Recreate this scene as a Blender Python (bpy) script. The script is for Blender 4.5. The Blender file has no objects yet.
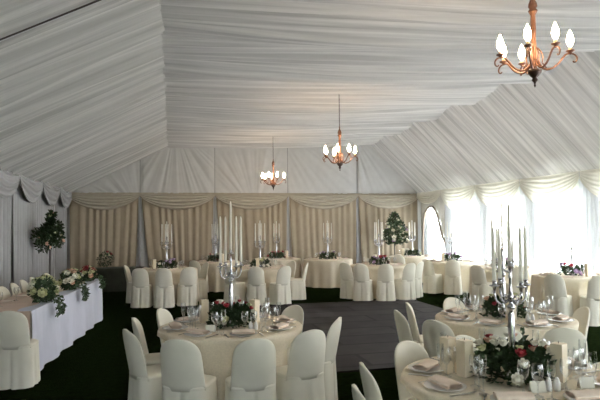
import bpy, math, random
from math import sin, cos, pi, radians, atan2, hypot
from mathutils import Vector, Matrix, noise

R = random.Random(7)
sc = bpy.context.scene
COL = sc.collection
UP = Vector((0, 0, 1))

# ------------------------------------------------------------------ materials
def newmat(name):
    m = bpy.data.materials.new(name)
    m.use_nodes = True
    nt = m.node_tree
    return m, nt, nt.nodes['Principled BSDF'], nt.nodes['Material Output']


def mat(name, col, rough=0.8, metal=0.0, vary=0.0, scale=6.0, bump=0.0, bscale=120.0, stretch=(1, 1, 1), sheen=0.0, spec=0.3):
    m, nt, p, out = newmat(name)
    p.inputs['Base Color'].default_value = (*col, 1)
    p.inputs['Roughness'].default_value = rough
    p.inputs['Metallic'].default_value = metal
    p.inputs['Specular IOR Level'].default_value = spec
    if sheen:
        p.inputs['Sheen Weight'].default_value = sheen
    tc = nt.nodes.new('ShaderNodeTexCoord')
    mp = nt.nodes.new('ShaderNodeMapping')
    mp.inputs['Scale'].default_value = stretch
    nt.links.new(tc.outputs['Object'], mp.inputs['Vector'])
    if vary:
        n = nt.nodes.new('ShaderNodeTexNoise')
        n.inputs['Scale'].default_value = scale
        n.inputs['Detail'].default_value = 4
        nt.links.new(mp.outputs['Vector'], n.inputs['Vector'])
        r = nt.nodes.new('ShaderNodeValToRGB')
        r.color_ramp.elements[0].position = 0.3
        r.color_ramp.elements[1].position = 0.7
        r.color_ramp.elements[0].color = (*[c * (1 - vary) for c in col], 1)
        r.color_ramp.elements[1].color = (*[min(1, c * (1 + vary)) for c in col], 1)
        nt.links.new(n.outputs['Fac'], r.inputs['Fac'])
        nt.links.new(r.outputs['Color'], p.inputs['Base Color'])
    if bump:
        n2 = nt.nodes.new('ShaderNodeTexNoise')
        n2.inputs['Scale'].default_value = bscale
        nt.links.new(mp.outputs['Vector'], n2.inputs['Vector'])
        b = nt.nodes.new('ShaderNodeBump')
        b.inputs['Strength'].default_value = bump
        b.inputs['Distance'].default_value = 0.01
        nt.links.new(n2.outputs['Fac'], b.inputs['Height'])
        nt.links.new(b.outputs['Normal'], p.inputs['Normal'])
    return m


def cloth(name, col, trans=0.25, clear=0.0, vary=0.06, scale=5.0, stretch=(1, 1, 1)):
    """woven cloth: diffuse, some light through it, and for sheers open weave"""
    m = bpy.data.materials.new(name)
    m.use_nodes = True
    nt = m.node_tree
    for n in list(nt.nodes):
        if n.type != 'OUTPUT_MATERIAL':
            nt.nodes.remove(n)
    out = [n for n in nt.nodes if n.type == 'OUTPUT_MATERIAL'][0]
    tc = nt.nodes.new('ShaderNodeTexCoord')
    nz = nt.nodes.new('ShaderNodeTexNoise')
    nz.inputs['Scale'].default_value = scale
    mp = nt.nodes.new('ShaderNodeMapping')
    mp.inputs['Scale'].default_value = stretch
    nz.inputs['Detail'].default_value = 4
    nt.links.new(tc.outputs['Object'], mp.inputs['Vector'])
    nt.links.new(mp.outputs['Vector'], nz.inputs['Vector'])
    rp = nt.nodes.new('ShaderNodeValToRGB')
    rp.color_ramp.elements[0].position = 0.35
    rp.color_ramp.elements[1].position = 0.65
    rp.color_ramp.elements[0].color = (*[c * (1 - vary) for c in col], 1)
    rp.color_ramp.elements[1].color = (*[min(1, c * (1 + vary)) for c in col], 1)
    nt.links.new(nz.outputs['Fac'], rp.inputs['Fac'])
    d = nt.nodes.new('ShaderNodeBsdfDiffuse')
    t = nt.nodes.new('ShaderNodeBsdfTranslucent')
    nt.links.new(rp.outputs['Color'], d.inputs['Color'])
    nt.links.new(rp.outputs['Color'], t.inputs['Color'])
    mx = nt.nodes.new('ShaderNodeMixShader')
    mx.inputs[0].default_value = trans
    nt.links.new(d.outputs[0], mx.inputs[1])
    nt.links.new(t.outputs[0], mx.inputs[2])
    last = mx
    if clear:
        tr = nt.nodes.new('ShaderNodeBsdfTransparent')
        m2 = nt.nodes.new('ShaderNodeMixShader')
        m2.inputs[0].default_value = clear
        nt.links.new(mx.outputs[0], m2.inputs[1])
        nt.links.new(tr.outputs[0], m2.inputs[2])
        last = m2
    nt.links.new(last.outputs[0], out.inputs['Surface'])
    return m


def glassy(name, tint=(1, 1, 1), refl=0.9):
    m = bpy.data.materials.new(name)
    m.use_nodes = True
    nt = m.node_tree
    for n in list(nt.nodes):
        if n.type != 'OUTPUT_MATERIAL':
            nt.nodes.remove(n)
    out = [n for n in nt.nodes if n.type == 'OUTPUT_MATERIAL'][0]
    tr = nt.nodes.new('ShaderNodeBsdfTransparent')
    tr.inputs['Color'].default_value = (*tint, 1)
    gl = nt.nodes.new('ShaderNodeBsdfGlossy')
    gl.inputs['Roughness'].default_value = 0.06
    lw = nt.nodes.new('ShaderNodeLayerWeight')
    lw.inputs['Blend'].default_value = 0.35
    mu = nt.nodes.new('ShaderNodeMath')
    mu.operation = 'MULTIPLY_ADD'
    mu.inputs[1].default_value = refl
    mu.inputs[2].default_value = 0.06
    nt.links.new(lw.outputs['Facing'], mu.inputs[0])
    mx = nt.nodes.new('ShaderNodeMixShader')
    nt.links.new(mu.outputs[0], mx.inputs[0])
    nt.links.new(tr.outputs[0], mx.inputs[1])
    nt.links.new(gl.outputs[0], mx.inputs[2])
    nt.links.new(mx.outputs[0], out.inputs['Surface'])
    return m


def glow(name, col, s):
    m, nt, p, out = newmat(name)
    p.inputs['Base Color'].default_value = (*col, 1)
    p.inputs['Emission Color'].default_value = (*col, 1)
    p.inputs['Emission Strength'].default_value = s
    return m


def boards(name):
    m, nt, p, out = newmat(name)
    tc = nt.nodes.new('ShaderNodeTexCoord')
    br = nt.nodes.new('ShaderNodeTexBrick')
    br.offset = 0.5
    br.inputs['Color1'].default_value = (0.024, 0.021, 0.0205, 1)
    br.inputs['Color2'].default_value = (0.050, 0.044, 0.043, 1)
    br.inputs['Mortar'].default_value = (0.005, 0.004, 0.004, 1)
    br.inputs['Scale'].default_value = 1.0
    br.inputs['Mortar Size'].default_value = 0.03
    br.inputs['Brick Width'].default_value = 2.4
    br.inputs['Row Height'].default_value = 0.6
    nt.links.new(tc.outputs['Object'], br.inputs['Vector'])
    nz = nt.nodes.new('ShaderNodeTexNoise')
    nz.inputs['Scale'].default_value = 3
    nz.inputs['Detail'].default_value = 6
    nt.links.new(tc.outputs['Object'], nz.inputs['Vector'])
    mx = nt.nodes.new('ShaderNodeMix')
    mx.data_type = 'RGBA'
    mx.blend_type = 'MULTIPLY'
    mx.inputs[0].default_value = 0.9
    nt.links.new(br.outputs['Color'], mx.inputs[6])
    nt.links.new(nz.outputs['Fac'], mx.inputs[7])
    cr = nt.nodes.new('ShaderNodeBrightContrast')
    cr.inputs['Bright'].default_value = 0.0
    p.inputs['Specular IOR Level'].default_value = 0.08
    nt.links.new(mx.outputs[2], cr.inputs['Color'])
    nt.links.new(cr.outputs[0], p.inputs['Base Color'])
    p.inputs['Roughness'].default_value = 0.7
    return m


M = dict(
    grass=mat('carpet_green', (0.0050, 0.0085, 0.0026), 1.0, vary=0.45, scale=14, bump=0.8, bscale=60, spec=0.0),
    lawn=mat('outdoor_lawn', (0.11, 0.13, 0.07), 1.0, vary=0.3, scale=3, spec=0.05),
    boards=boards('dance_boards'),
    liner=cloth('ceiling_liner', (0.665, 0.655, 0.64), 0.35, 0, 0.24, 1.0, (0.25, 9.0, 0.25)),
    white=cloth('white_drape', (0.62, 0.62, 0.62), 0.12, 0, 0.03),
    shell=mat('tent_pvc', (0.70, 0.70, 0.68), 0.6),
    roof=cloth('tent_roof_pvc', (0.76, 0.76, 0.76), 0.022, 0, 0.0),
    archcloth=cloth('corner_drape', (0.66, 0.65, 0.60), 0.04, 0, 0.03),
    white_shaded=cloth('white_drape_shaded', (0.28, 0.278, 0.275), 0.03, 0, 0.03),  # white drape with the dimness of the left wall put into its colour
    cream=cloth('cream_drape', (0.30, 0.25, 0.18), 0.03, 0, 0.05),
    ivory=cloth('ivory_swag', (0.42, 0.38, 0.305), 0.2, 0, 0.04),
    piping=mat('taupe_piping', (0.24, 0.20, 0.15), 0.8),
    sheer=cloth('white_sheer', (0.90, 0.90, 0.92), 0.75, 0.0, 0.02),
    sheer_thick=cloth('white_sheer_gathered', (0.86, 0.89, 0.93), 0.35, 0.0, 0.02),
    sheer_cream=cloth('cream_sheer', (0.90, 0.88, 0.80), 0.45, 0.02, 0.04),
    cover=cloth('ivory_chair_cover', (0.88, 0.86, 0.75), 0.06, 0, 0.03),
    damask=cloth('cream_damask', (0.84, 0.77, 0.63), 0.05, 0, 0.05, 60),
    blush=cloth('blush_cloth', (0.72, 0.58, 0.48), 0.05, 0, 0.05),
    bluewhite=cloth('white_skirting', (0.64, 0.66, 0.76), 0.05, 0, 0.02),
    napkin=mat('peach_napkin', (0.88, 0.77, 0.67), 0.9, vary=0.06, scale=20),
    china=mat('white_china', (0.85, 0.84, 0.82), 0.25, spec=0.5),
    silver=mat('polished_silver', (0.50, 0.50, 0.52), 0.2, 1.0, vary=0.1, scale=30),
    steel=mat('steel_cutlery', (0.6, 0.6, 0.6), 0.25, 1.0),
    wax=cloth('ivory_wax', (0.95, 0.94, 0.88), 0.35, 0, 0.02),
    waxcream=mat('cream_wax', (0.86, 0.76, 0.58), 0.5, vary=0.05),
    wick=mat('candle_wick', (0.06, 0.05, 0.04), 0.9),
    card=mat('cream_card', (0.86, 0.84, 0.74), 0.8),
    glass=glassy('clear_glass', (0.97, 0.98, 0.98)),
    pane=glassy('window_vinyl', (0.98, 0.99, 1.0), 0.1),
    leaf=mat('dark_leaf', (0.030, 0.055, 0.022), 0.6, vary=0.5, scale=18),
    leaf_light=mat('green_leaf', (0.10, 0.17, 0.05), 0.6, vary=0.4, scale=18),
    rose_white=mat('white_rose', (0.85, 0.83, 0.72), 0.7, vary=0.05),
    rose_red=mat('red_rose', (0.30, 0.03, 0.04), 0.6, vary=0.2),
    rose_peach=mat('peach_rose', (0.62, 0.38, 0.27), 0.7, vary=0.15),
    rose_lime=mat('lime_bloom', (0.52, 0.53, 0.30), 0.8, vary=0.2, scale=40),
    rose_lilac=mat('lilac_bloom', (0.42, 0.30, 0.45), 0.8, vary=0.2, scale=40),
    bronze=mat('copper_bronze', (0.17, 0.088, 0.060), 0.45, 0.8, vary=0.25, scale=25),
    iron=mat('dark_iron', (0.06, 0.04, 0.035), 0.5, 0.7),
    candlesleeve=mat('candle_sleeve', (0.80, 0.62, 0.42), 0.6),
    bulb=glow('lit_bulb', (1.0, 0.70, 0.42), 150.0),
    pole=mat('grey_pole', (0.34, 0.34, 0.35), 0.5, 0.3),
    bark=mat('dark_stand', (0.05, 0.045, 0.04), 0.6),
    darkcloth=mat('dark_green_cloth', (0.035, 0.04, 0.03), 0.9, vary=0.2),
)

# ------------------------------------------------------------------ mesh builder
class MB:
    def __init__(s):
        s.v = []; s.f = []; s.sm = []

    def add(s, vs, fs, smooth=True):
        b = len(s.v)
        s.v += [tuple(v) for v in vs]
        s.f += [tuple(b + i for i in f) for f in fs]
        s.sm += [smooth] * len(fs)
        return s

    def box(s, cx, cy, cz, sx, sy, sz, rz=0.0):
        c, n = cos(rz), sin(rz)
        vs = []
        for dz in (-1, 1):
            for dx, dy in ((-1, -1), (1, -1), (1, 1), (-1, 1)):
                x, y = dx * sx / 2, dy * sy / 2
                vs.append((cx + c * x - n * y, cy + n * x + c * y, cz + dz * sz / 2))
        return s.add(vs, [(3, 2, 1, 0), (4, 5, 6, 7), (0, 1, 5, 4), (1, 2, 6, 5), (2, 3, 7, 6), (3, 0, 4, 7)], False)

    def lathe(s, prof, n=16, c=(0, 0, 0), cap=True):
        vs = []; fs = []
        for r, z in prof:
            for i in range(n):
                a = 2 * pi * i / n
                vs.append((c[0] + r * cos(a), c[1] + r * sin(a), c[2] + z))
        for k in range(len(prof) - 1):
            for i in range(n):
                j = (i + 1) % n
                fs.append((k * n + i, k * n + j, (k + 1) * n + j, (k + 1) * n + i))
        if cap:
            fs.append(tuple(range(n - 1, -1, -1)))
            fs.append(tuple((len(prof) - 1) * n + i for i in range(n)))
        return s.add(vs, fs)

    def tube(s, pts, r, n=8):
        pts = [Vector(p) for p in pts]
        rs = r if isinstance(r, (list, tuple)) else [r] * len(pts)
        vs = []; fs = []
        prev = None
        for k, p in enumerate(pts):
            d = (pts[min(k + 1, len(pts) - 1)] - pts[max(k - 1, 0)]).normalized()
            if prev is None:
                a = d.orthogonal().normalized()
            else:
                a = (prev - d * prev.dot(d))
                a = a.normalized() if a.length > 1e-6 else d.orthogonal().normalized()
            prev = a
            b = d.cross(a)
            for i in range(n):
                t = 2 * pi * i / n
                vs.append(p + (a * cos(t) + b * sin(t)) * rs[k])
        for k in range(len(pts) - 1):
            for i in range(n):
                j = (i + 1) % n
                fs.append((k * n + i, k * n + j, (k + 1) * n + j, (k + 1) * n + i))
        fs.append(tuple(range(n - 1, -1, -1)))
        fs.append(tuple((len(pts) - 1) * n + i for i in range(n)))
        return s.add(vs, fs)

    def grid(s, fn, nu, nv, wrap=False):
        vs = []; fs = []
        for j in range(nv + 1):
            for i in range(nu if wrap else nu + 1):
                vs.append(fn(i / nu, j / nv))
        w = nu if wrap else nu + 1
        for j in range(nv):
            for i in range(nu):
                i2 = (i + 1) % w
                fs.append((j * w + i, j * w + i2, (j + 1) * w + i2, (j + 1) * w + i))
        return s.add(vs, fs)

    def mesh(s, name):
        me = bpy.data.meshes.new(name)
        me.from_pydata(s.v, [], s.f)
        me.polygons.foreach_set('use_smooth', s.sm)
        me.update()
        return me


def link(name, me, m=None, parent=None, loc=(0, 0, 0), rz=0.0):
    if isinstance(me, MB):
        me = me.mesh(name)
    o = bpy.data.objects.new(name, me)
    COL.objects.link(o)
    o.location = loc
    o.rotation_euler = (0, 0, rz)
    if parent is not None:
        o.parent = parent
    if m is not None and not me.materials:
        me.materials.append(M[m])
    return o


def tag(o, label, cat, group=None, kind=None):
    o['label'] = label
    o['category'] = cat
    if group:
        o['group'] = group
    elif 'group' in o:
        del o['group']
    if kind:
        o['kind'] = kind
    return o


def thing(name, label, cat, loc=(0, 0, 0), rz=0.0, group=None):
    o = bpy.data.objects.new(name, None)
    o.empty_display_size = 0.1
    COL.objects.link(o)
    o.location = loc
    o.rotation_euler = (0, 0, rz)
    return tag(o, label, cat, group)


def struct(name, me, m, label=None):
    o = link(name, me, m)
    o['kind'] = 'structure'
    if label:
        o['label'] = label
        o['category'] = name.split('_')[0]
    return o


KIDS = {}


def kid(o, p):
    KIDS.setdefault(p.name, []).append(o)
    return o


def part(name, me, m, parent, loc=(0, 0, 0), rz=0.0, label=None):
    o = link(name, me, m, parent, loc, rz)
    if label:
        o['label'] = label
    return kid(o, parent)


def dup(src, label, cat=None, loc=(0, 0, 0), rz=0.0, group=None, sub=True):
    c = src.copy()
    COL.objects.link(c)
    c.location = loc
    c.rotation_euler = (0, 0, rz)
    tag(c, label, cat or src['category'], group)
    if sub:
        copy_kids(src, c)
    return c


def copy_kids(src, c):
    for k in KIDS.get(src.name, []):
        d = k.copy()
        COL.objects.link(d)
        d.parent = c
        KIDS.setdefault(c.name, []).append(d)
        copy_kids(k, d)


class Kind:
    """first use places the prototype itself, later uses copy it"""
    def __init__(s, build):
        s.build = build; s.first = None

    def put(s, label, loc, rz=0.0, group=None, cat=None):
        if s.first is None:
            s.first = s.build()
            o = s.first
            o.location = loc
            o.rotation_euler = (0, 0, rz)
            return tag(o, label, cat or o['category'], group)
        return dup(s.first, label, cat, loc, rz, group)


# ------------------------------------------------------------------ camera
F_PX, YAW, PITCH, ROLL = 560.0, radians(12.97), radians(2.55), radians(0.55)
fw = Vector((sin(YAW) * cos(PITCH), cos(YAW) * cos(PITCH), sin(PITCH)))
rt = Vector((cos(YAW), -sin(YAW), 0))
up = rt.cross(fw)
r2 = rt * cos(ROLL) - up * sin(ROLL)
u2 = rt * sin(ROLL) + up * cos(ROLL)
cd = bpy.data.cameras.new('camera')
cam = bpy.data.objects.new('camera', cd)
COL.objects.link(cam)
mw = Matrix((r2, u2, -fw)).transposed().to_4x4()
mw.translation = Vector((0, 0, 1.75))
cam.matrix_world = mw
cd.sensor_width = 36
cd.lens = F_PX / 600 * 36
cd.clip_start = 0.05
cd.clip_end = 300
sc.camera = cam

# ------------------------------------------------------------------ the tent
XL, XR, XA, XB = -3.03, 8.38, -0.13, 6.44      # side walls; edges of the flat part of the ceiling
YB, YF = 18.0, -5.0
FR = [18.0 - 2.03 * k for k in range(12)]      # frame positions along the tent
ZE = 2.76

def nz(x, y, z=0.0):
    return noise.noise(Vector((x, y, z)))


def pleat(a, b, seed):
    """gathered cloth: fine ridges along a, drifting slowly along b"""
    a = a + 0.05 * nz(b * 0.7, a * 0.8, seed)
    return 0.050 * nz(a * 2.4, b * 0.16, seed) + 0.036 * nz(a * 6.0, b * 0.20, seed + 5) + 0.018 * nz(a * 14.0, b * 0.28, seed + 9)


fl = MB()
fl.grid(lambda u, v: (XL - 0.5 + u * (XR - XL + 1.0), YF + v * (YB - YF + 0.5), 0.0), 4, 6)
struct('floor', fl, 'grass')

df = MB().box(3.1, 9.27, 0.010, 4.6, 5.7, 0.02)
tag(link('dance_floor', df, 'boards'), 'low dance floor of dark grey wooden boards between the round tables', 'dance floor')

# outside: lawn, so that the light through the windows is that of an overcast garden
lw = MB()
lw.grid(lambda u, v: (-80 + 160 * u, -80 + 160 * v, -0.06), 2, 2)
o = struct('ground', lw, 'lawn')

# shell walls and roof
def quad(p, q, r, s):
    return MB().add([p, q, r, s], [(0, 1, 2, 3)], False)


struct('wall_left', quad((XL - .2, YF, 0), (XL - .2, YB + .2, 0), (XL - .2, YB + .2, 3.1), (XL - .2, YF, 3.1)), 'shell')
struct('wall_back', MB().add([(XL - .2, YB + .2, 0), (XR + .25, YB + .2, 0), (XR + .25, YB + .2, 3.1), (XB, YB + .2, 5.0), (XA, YB + .2, 5.0), (XL - .2, YB + .2, 3.1)], [(0, 1, 2, 3, 4, 5)], False), 'shell')
fw_ = MB()      # the entrance gable behind the photographer, open in its middle
X0, X1, XO0, XO1, ZO = XL - .2, XR + .25, -1.8, 7.0, 2.5
fw_.add([(X0, YF, 0), (XO0, YF, 0), (XO0, YF, ZO), (X0, YF, ZO)], [(0, 1, 2, 3)], False)
fw_.add([(XO1, YF, 0), (X1, YF, 0), (X1, YF, ZO), (XO1, YF, ZO)], [(0, 1, 2, 3)], False)
fw_.add([(X0, YF, ZO), (X1, YF, ZO), (X1, YF, 3.1), (XB, YF, 5.0), (XA, YF, 5.0), (X0, YF, 3.1)], [(0, 1, 2, 3, 4, 5)], False)
struct('wall_front', fw_, 'shell')
rf = MB()
for (xa, za), (xb, zb) in (((X0, 3.1), (XA, 5.0)), ((XA, 5.0), (XB, 5.0)), ((XB, 5.0), (X1, 3.1))):
    rf.add([(xa, YF, za), (xb, YF, zb), (xb, YB + .2, zb), (xa, YB + .2, za)], [(0, 1, 2, 3)], False)
struct('roof', rf, 'roof')

for i, (x, z) in enumerate(((XA, 4.42), (XB, 4.72))):      # unseen beams added over the ceiling bends to part the light in the cavity
    pb = MB().box(x, (YF + YB) / 2, (z + 4.99) / 2, .10, YB - YF, 4.99 - z)
    struct('trim_%d' % (8 + i), pb, 'pole')

# right wall with clear windows between the posts
wr = MB()
XW = XR + 0.22
wins = []
WZ0, WZ1 = 0.45, 2.5
edges = []
for k in range(11):
    ya, yb = FR[k + 1] + 0.10, FR[k] - 0.46
    edges.append((ya, yb))
def wallq(y0, y1, z0, z1):
    wr.add([(XW, y0, z0), (XW, y1, z0), (XW, y1, z1), (XW, y0, z1)], [(0, 1, 2, 3)], False)
wallq(YF, YB + .2, 0, WZ0)
wallq(YF, YB + .2, WZ1, 3.1)
ycur = YF
for ya, yb in sorted(edges):
    if yb < YF:
        continue
    ya = max(ya, YF + .1)
    wallq(ycur, ya, WZ0, WZ1)
    wins.append((ya, yb))
    ycur = yb
wallq(ycur, YB + .2, WZ0, WZ1)
struct('wall_right', wr, 'shell')
for i, (ya, yb) in enumerate(wins):
    g = MB().add([(XW, ya, WZ0), (XW, yb, WZ0), (XW, yb, WZ1), (XW, ya, WZ1)], [(0, 1, 2, 3)], False)
    w = link('window_%d' % (i + 1), g, 'pane')
    w['kind'] = 'structure'
    f = MB()
    for z in (WZ0, WZ1):
        f.box(XW, (ya + yb) / 2, z, .04, yb - ya, .05)
    for y in (ya, yb):
        f.box(XW, y, (WZ0 + WZ1) / 2, .04, .05, WZ1 - WZ0)
    part('window_frame', f, 'china', w)
    P = bpy.data.lights.new('window_daylight', 'AREA')
    P.shape = 'RECTANGLE'; P.size = yb - ya; P.size_y = WZ1 - WZ0
    P.cycles.is_portal = True
    po = bpy.data.objects.new('window_daylight', P)
    COL.objects.link(po)
    po.matrix_world = Matrix(((0, 0, 1, XW + .06), (1, 0, 0, (ya + yb) / 2), (0, 1, 0, (WZ0 + WZ1) / 2), (0, 0, 0, 1)))
P = bpy.data.lights.new('entrance_daylight', 'AREA')
P.shape = 'RECTANGLE'; P.size = XO1 - XO0; P.size_y = ZO
P.cycles.is_portal = True
po = bpy.data.objects.new('entrance_daylight', P)
COL.objects.link(po)
po.matrix_world = Matrix(((-1, 0, 0, (XO0 + XO1) / 2), (0, 0, -1, YF - .05), (0, 1, 0, ZO / 2), (0, 0, 0, 1)))
# area lights shine along local -Z: window portals must face -X, the entrance portal +Y
for ob in COL.objects:
    if ob.type == 'LIGHT':
        pass

# ceiling liner
def sag(y):
    """cloth hangs a little between two frames"""
    t = ((18.0 - y) / 2.03) % 1.0
    return sin(pi * t) ** 0.8


def flat_z(x):
    t = (x - XA) / (XB - XA)
    return 4.24 + 0.37 * max(0, t) ** 2.2


NY = 1150
mb = MB()
mb.grid(lambda u, v: ((lambda x, y: (x, y, flat_z(x) - 0.22 * sag(y) * u ** 3 - 0.03 * sag(y) - 0.10 * sin(pi * u) * sag(y) * 0.4 + 1.7 * pleat(y, x, 1.0)))(XA + u * (XB - XA), YF + v * (YB - .06 - YF))), 26, NY)
struct('ceiling', mb, 'liner')
ZR = 4.61


def slopeR(u, v):
    y = YF + v * (YB + .05 - YF)
    x = XB + u * (XR - XB)
    z = ZR + u * (ZE + .02 - ZR)
    n = Vector((ZR - ZE, 0, XR - XB)).normalized()
    d = 1.5 * pleat(y, u * 2.5, 21.0) + 0.03 * sag(y)
    return (x + n.x * d, y, z + n.z * d)


mb = MB()
mb.grid(slopeR, 16, NY)
struct('ceiling_slope_right', mb, 'liner')


def slopeL(y0, y1):
    n = Vector((-(4.24 - ZE), 0, XA - XL)).normalized()

    def f(u, v):
        y = y0 + v * (y1 - y0)
        x = XA + u * (XL - XA)
        z = 4.24 + u * (ZE - 4.24)
        d = (1.7 * pleat(y, u * 3.2, 41.0) - 0.06 * sag(y)) * min(1, abs(y - 5.61) / .3) ** .7
        return (x + n.x * d, y, z + n.z * d)
    return f


mb = MB(); mb.grid(slopeL(5.65, YB + .05), 20, 660)
struct('ceiling_slope_left', mb, 'liner')
mb = MB(); mb.grid(slopeL(YF, 5.57), 20, 590)
struct('ceiling_slope_left.001', mb, 'liner')

b = MB()      # dark strip added above the open liner seam, standing in for cavity shade
b.add([(XL, 5.52, ZE + .015), (XA, 5.52, 4.255), (XA, 5.72, 4.255), (XL, 5.72, ZE + .015), (XL, 5.52, ZE + .12), (XA, 5.52, 4.36), (XA, 5.72, 4.36), (XL, 5.72, ZE + .12)],
      [(0, 1, 2, 3), (7, 6, 5, 4), (0, 4, 5, 1), (1, 5, 6, 2), (2, 6, 7, 3), (3, 7, 4, 0)], False)
struct('trim_7', b, 'iron')

# ------------------------------------------------------------------ curtains and swags
def curtain(p0, p1, z0, z1, out, seed, amp=0.03, freq=4.6, tie0=0.0, tie1=0.0, nu=150, nv=10):
    """pleated cloth hung from p0 to p1 (x, y); out is the room side normal; tie0 / tie1 draw an edge in towards the floor"""
    p0 = Vector((p0[0], p0[1], 0)); p1 = Vector((p1[0], p1[1], 0)); d = p1 - p0
    L = d.length
    n = Vector((out[0], out[1], 0))
    mb = MB()

    def f(u, v):
        a = tie0 * v ** 1.3 / L; b = 1 - tie1 * v ** 1.3 / L
        s = a + u * (b - a)
        w = u * L
        ph = w * freq * 2 * pi + 4.5 * nz(w * 1.1, v * 0.2, seed)
        off = amp * (0.75 + 0.5 * nz(w * 2, v * .5, seed + 3)) * sin(ph) + amp * 0.6 * nz(w * 11, v * 0.5, seed + 7)
        q = p0 + d * s + n * (off + 0.02 * v)
        return (q.x, q.y, z1 + (z0 - z1) * v)
    mb.grid(f, nu, nv)
    return mb


def swag(p0, p1, ztop, dip, end, out, seed, nu=40, nv=22, bulge=0.10, folds=4.5, off0=0.115):
    p0 = Vector((p0[0], p0[1], 0)); p1 = Vector((p1[0], p1[1], 0)); d = p1 - p0
    n = Vector((out[0], out[1], 0))

    def f(u, v):
        c = 4 * u * (1 - u)
        h = end + (dip - end) * c ** 0.8
        off = off0 + bulge * c * sin(pi * min(1, v * 1.05)) * 0.6 + 0.016 * (0.3 + c) * sin(v * 2 * pi * folds + 1.5 * nz(u * 3, v * 2, seed)) + 0.01 * nz(u * 8, v * 8, seed)
        q = p0 + d * u + n * off
        return (q.x, q.y, ztop - h * v)
    mb = MB(); mb.grid(f, nu, nv)
    pts = [Vector(f(i / nu, 1.0)) + n * 0.004 for i in range(nu + 1)]
    return mb, pts


def hang_swag(p0, p1, ztop, dip, end, out, seed, m, label, cat='swag', pipe='piping', pr=0.011, **kw):
    mb, pts = swag(p0, p1, ztop, dip, end, out, seed, **kw)
    t = thing('swag_valance', label, cat)
    part('swag', mb, m, t)
    part('piping', MB().tube(pts, pr, 6), pipe, t)
    return t


BX = [-3.03, -0.94, 1.36, 3.74, 6.13, 8.36]
bay_name = ['beside the head table', 'second from the head table corner', 'in the middle of the back wall', 'fourth from the head table corner', 'by the window corner']
# white liner behind the cream curtains of the back wall
t = link('wall_drape', curtain((XL, YB + .10), (XR, YB + .10), 0.0, 2.75, (0, -1), 3.3, 0.012, 3.0, nu=260), 'white')
tag(t, 'plain white cloth hanging behind the cream curtains of the back wall', 'drape')
tie = [(0.05, 0.10), (0.30, 0.10), (0.22, 0.04), (0.12, 0.05), (0.12, 0.03)]
for i in range(5):
    a, b = BX[i], BX[i + 1]
    c = link('curtain', curtain((a + .04, YB), (b - .04, YB), 0.02, 2.72, (0, -1), 11.0 + i, 0.017, 4.4, tie[i][0], tie[i][1]), 'cream')
    tag(c, 'long pleated cream curtain %s' % bay_name[i], 'curtain')
    hang_swag((a + .01, YB - .02), (b - .01, YB - .02), 2.74, 0.47, 0.06, (0, -1), 31.0 + i, 'ivory', 'ivory swag draped over the cream curtain %s' % bay_name[i])
    if 0 < i:
        p = MB().box(a, YB + .05, 2.15, .05, .05, 4.3)
        po = link('trim_%d' % i, p, 'pole')
        po['kind'] = 'structure'
# pelmet band above the swags
o = link('trim_6', curtain((XL, YB - .02), (XR, YB - .02), 2.70, 2.80, (0, -1), 5.1, 0.008, 5, nu=260, nv=3), 'ivory')
o['kind'] = 'structure'


# gable cloth: gathered towards one top or bottom point in each bay
def gable(xa, xb, za, zb, zta, ztb, focus, seed, ea=True, eb=True):
    """between x = xa and xb, from z = za up to the line zta..ztb; folds run out from focus (x, z)"""
    mb = MB()

    def f(u, v):
        x = xa + u * (xb - xa)
        top = zta + u * (ztb - zta)
        z = za + v * max(top - za, 0.01)
        ang = atan2(z - focus[1], x - focus[0])
        r = hypot(x - focus[0], z - focus[1])
        off = 0.030 * min(1, 0.25 + r * 0.6) * (nz(ang * 7, r * .25, seed) + 0.6 * nz(ang * 17, r * .3, seed + 2)) + (0.05 * sin(pi * u) if ea and eb else 0.02) * sin(pi * v)
        edge = min(u if ea else 1, 1 - u if eb else 1, 0.12) / 0.12
        return (x, YB + .02 - (0.03 + off) * (0.3 + 0.7 * edge), z)
    mb.grid(f, 90, 60)
    return mb


def gtop(x):
    if x < XA:
        return ZE + (x - XL) / (XA - XL) * (4.24 - ZE)
    if x > XB:
        return ZR + (x - XB) / (XR - XB) * (ZE - ZR)
    return flat_z(x) + .04


gl = ['narrow white gable cloth above the head table corner', 'white gable cloth with folds swept down from its upper corner', 'white gable cloth gathered to a point behind the smallest chandelier',
      'white gable cloth behind the middle chandelier', 'white gable cloth tapering to the window corner']
foc = [(-0.94, 2.2), (0.1, 4.9), (2.65, 2.2), (3.2, 5.2), (5.9, 5.0)]
for i in range(5):
    a, b = BX[i], BX[i + 1]
    mb = MB()
    a, b = a + (.012 if i else 0), b - (.012 if i < 4 else 0)
    segs = [a] + [x for x in (XA, XB) if a < x < b] + [b]
    for s0, s1 in zip(segs, segs[1:]):
        g = gable(s0, s1, 2.78, 0, gtop(s0), gtop(s1), foc[i], 60.0 + i, s0 == a, s1 == b)
        mb.add(g.v, g.f)
    tag(link('gable_drape', mb, 'white'), gl[i], 'drape')

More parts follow.
